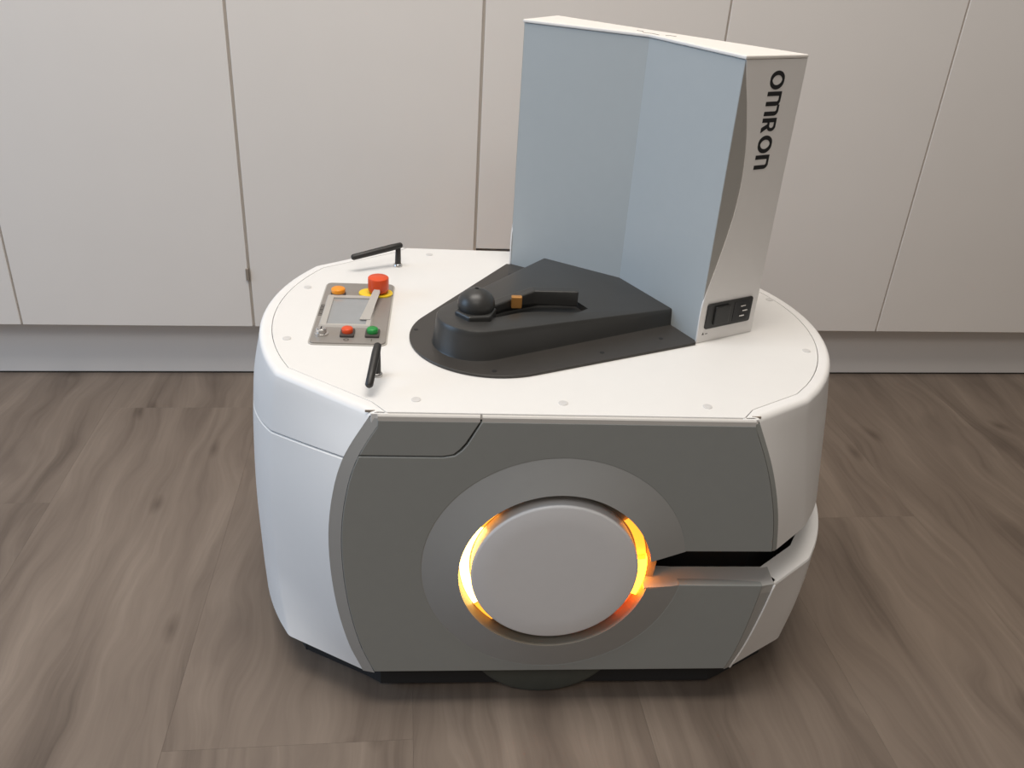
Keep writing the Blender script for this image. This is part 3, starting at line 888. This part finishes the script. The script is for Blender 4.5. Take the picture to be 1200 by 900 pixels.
# side panels: the front edge is a long hollow curve. local (s along the side, h up)
SDIR = Vector((0.0235, 0.0900, 0)).normalized(); SL = math.hypot(0.0235, 0.0900)
SN = Vector((SDIR.y, -SDIR.x, 0))                    # outward normal of the right side
def side_frame(right=True):
    o = Vector((W, 0, 0))
    m = Matrix((SDIR, Vector((0, 0, 1)), SN)).transposed().to_4x4()
    m.translation = o
    if not right:
        m = Matrix.Scale(-1, 4, Vector((1, 0, 0))) @ m
    return m
hk = [0.0, 0.052, 0.085, 0.125, 0.165, 0.205, 0.245, 0.285, 0.315, T - 0.0042]
sk_ = [0.0, 0.0, 0.0075, 0.0175, 0.0250, 0.0272, 0.0235, 0.0145, 0.0060, 0.0010]
side = [(interp(hk, sk_, h), h) for h in zs(0.0005, T - 0.0042, 48)] + [(SL, T - 0.0042), (SL, 0.0005)]
for right in (True, False):
    v = [(s, h, 0.0) for s, h in side] + [(s, h, -0.0020) for s, h in side]
    n = len(side)
    f = [tuple(range(n)), tuple(range(2 * n - 1, n - 1, -1))] + [(i, (i + 1) % n, n + (i + 1) % n, n + i) for i in range(n)]
    me = new_mesh('side_panel', v, f)
    me.transform(side_frame(right)); me.update()
    bm = bmesh.new(); bm.from_mesh(me); bmesh.ops.recalc_face_normals(bm, faces=bm.faces); bm.to_mesh(me); bm.free()
    sp = obj('side_panel', me, 'dockwhite', dock)
    if right: right_side = sp
# warm grey filler seen behind the hollow edge
for sgn in (1, -1):
    fill = [(sgn * (W - 0.0006 + 0.00005), 0.0012), (sgn * (W + 0.0080), 0.0350), (sgn * (W + 0.0040), 0.0362), (sgn * (W - 0.0030), 0.0030)]
    obj('insert_cheek', prism('insert_cheek', fill, 'z', 0.0010, T - 0.0048), 'dockside', dock)

# things on the right side, drawn in (s, h)
SF = side_frame(True)
def on_side(name, poly, d0, d1, material, parent, bevel=0.0, label=None):
    me = prism(name, poly, 'z', d0, d1)
    me.transform(SF)
    o = obj(name, me, material, parent, bevel=bevel)
    if label: o['label'] = label
    return o
inlet = on_side('power_inlet', rrect(0.0085, 0.0830, 0.0185, 0.0520, 0.003), -0.001, 0.0022, 'socket', dock, 0.0006, 'black power inlet with rocker switch')
on_side('switch_rocker', [(0.0200, 0.0235), (0.0440, 0.0235), (0.0440, 0.0475), (0.0200, 0.0475)], 0.0018, 0.0050, 'socket', inlet, 0.0010)
on_side('socket_well', [(0.0520, 0.0225), (0.0745, 0.0225), (0.0795, 0.0285), (0.0795, 0.0430), (0.0745, 0.0490), (0.0520, 0.0490)], 0.0022, 0.0026, 'ink', inlet)
for (s, h) in ((0.0660, 0.0290), (0.0700, 0.0357), (0.0660, 0.0425)):
    on_side('socket_pin', [(s - 0.0040, h - 0.0008), (s + 0.0040, h - 0.0008), (s + 0.0040, h + 0.0008), (s - 0.0040, h + 0.0008)], 0.0024, 0.0040, 'steel', inlet)
on_side('rating_mark', [(0.0070, 0.0105), (0.0088, 0.0140), (0.0106, 0.0105)], 0.0, 0.0003, 'inkgrey', right_side)
on_side('rating_mark', [(0.0125, 0.0108), (0.0160, 0.0108), (0.0160, 0.0118), (0.0125, 0.0118)], 0.0, 0.0003, 'inkgrey', right_side)

# lettering on the tower, reading downwards: each letter drawn upright in a unit box (width w, height 1)
def ribbon(pts, widths, closed=False):
    """flat stroke polygons: quads along a polyline, widths per point"""
    quads = []
    n = len(pts)
    L_, R_ = [], []
    for i in range(n):
        a = pts[(i - 1) % n] if (closed or i > 0) else pts[i]
        b = pts[(i + 1) % n] if (closed or i < n - 1) else pts[i]
        tx, ty = b[0] - a[0], b[1] - a[1]; l = math.hypot(tx, ty) or 1
        nx, ny = -ty / l, tx / l; w = widths[i] / 2
        L_.append((pts[i][0] + nx * w, pts[i][1] + ny * w)); R_.append((pts[i][0] - nx * w, pts[i][1] - ny * w))
    for i in range(n if closed else n - 1):
        j = (i + 1) % n
        quads.append([L_[i], L_[j], R_[j], R_[i]])
    return quads
def ell(cx, cy, rx, ry, a0, a1, n):
    return [(cx + rx * math.cos(math.radians(a0 + (a1 - a0) * i / n)), cy + ry * math.sin(math.radians(a0 + (a1 - a0) * i / n))) for i in range(n + 1)]
TK, TN = 0.27, 0.15
def bar(x0, x1, y0, y1): return [[(x0, y0), (x1, y0), (x1, y1), (x0, y1)]]
def letter_o():
    p = ell(0.56, 0.5, 0.44, 0.42, 0, 360, 36)[:-1]
    w = [TN + (TK - TN) * abs(math.cos(math.radians(10 * i))) for i in range(36)]
    return ribbon(p, w, True), 1.12
def letter_m():
    q = bar(0.0, TK, 0, 1.0)
    for x in (0.62, 1.24):
        q += bar(x, x + TK, 0, 0.72)
        q += ribbon([(x - 0.42, 0.92)] + [(x - 0.12, 0.92)] + ell(x - 0.10, 0.70, TK - 0.03 + 0.0, 0.22, 90, 0, 8), [TN] * 3 + [TN + (TK - TN) * i / 8 for i in range(1, 9)])
    return q, 1.52
def letter_r():
    q = bar(0.0, TK, 0, 1.0)
    q += ribbon([(0.15, 0.93), (0.50, 0.93)] + ell(0.50, 0.70, 0.24, 0.23, 90, -90, 12) + [(0.15, 0.46)], [TN] * 2 + [TN + 0.06 * math.sin(PI * i / 12) for i in range(13)] + [TN])
    q += [[(0.34, 0.46), (0.62, 0.46), (0.93, 0.0), (0.60, 0.0)]]
    return q, 0.98
def letter_n():
    q = bar(0.0, TK, 0, 1.0)
    x = 0.66
    q += bar(x, x + TK, 0, 0.72)
    q += ribbon([(0.15, 0.92), (x - 0.12, 0.92)] + ell(x - 0.10, 0.70, TK - 0.03, 0.22, 90, 0, 8), [TN] * 2 + [TN] + [TN + (TK - TN) * i / 8 for i in range(1, 9)])
    return q, 0.93
def lettering(name, place, size, parent, depth_m, stretch=1.0):
    seq = [letter_o(), letter_m(), letter_r(), letter_o(), letter_n()]
    x = 0.0
    for k, (quads, w) in enumerate(seq):
        v, f = [], []
        for iq, q in enumerate(quads):
            b0 = len(v)
            for d in (0.0, 0.0003 + 0.00001 * (iq % 3)):
                for (px, py) in q:
                    v.append(place((x + px) * size * stretch, py * size, d))
            f += [(b0, b0 + 1, b0 + 2, b0 + 3), (b0 + 4, b0 + 5, b0 + 6, b0 + 7)]
            for i in range(4):
                j = (i + 1) % 4
                f.append((b0 + i, b0 + j, b0 + 4 + j, b0 + 4 + i))
        me = bpy.data.meshes.new(name); me.from_pydata(v, [], f); me.update()
        obj(name, me, depth_m, parent)
        x += w + 0.14
    return x * size * stretch
LH, LS = 0.3235, 0.0215        # where the word starts (height) and its cap height
def place_tower(px, py, d):
    return tuple(SF @ Vector((0.0415 + py, LH - px, d)))
lettering('logo_letter', place_tower, LS, right_side, 'ink', 0.81)
def place_panel(px, py, d):
    # small word along the left margin of the control panel, reading downwards
    return (-0.2868 + 0.0 + py, 0.0160 - px, H0 + ZP + d)
lettering('panel_letter', place_panel, 0.0055, cp, 'inkgrey', 1.0)
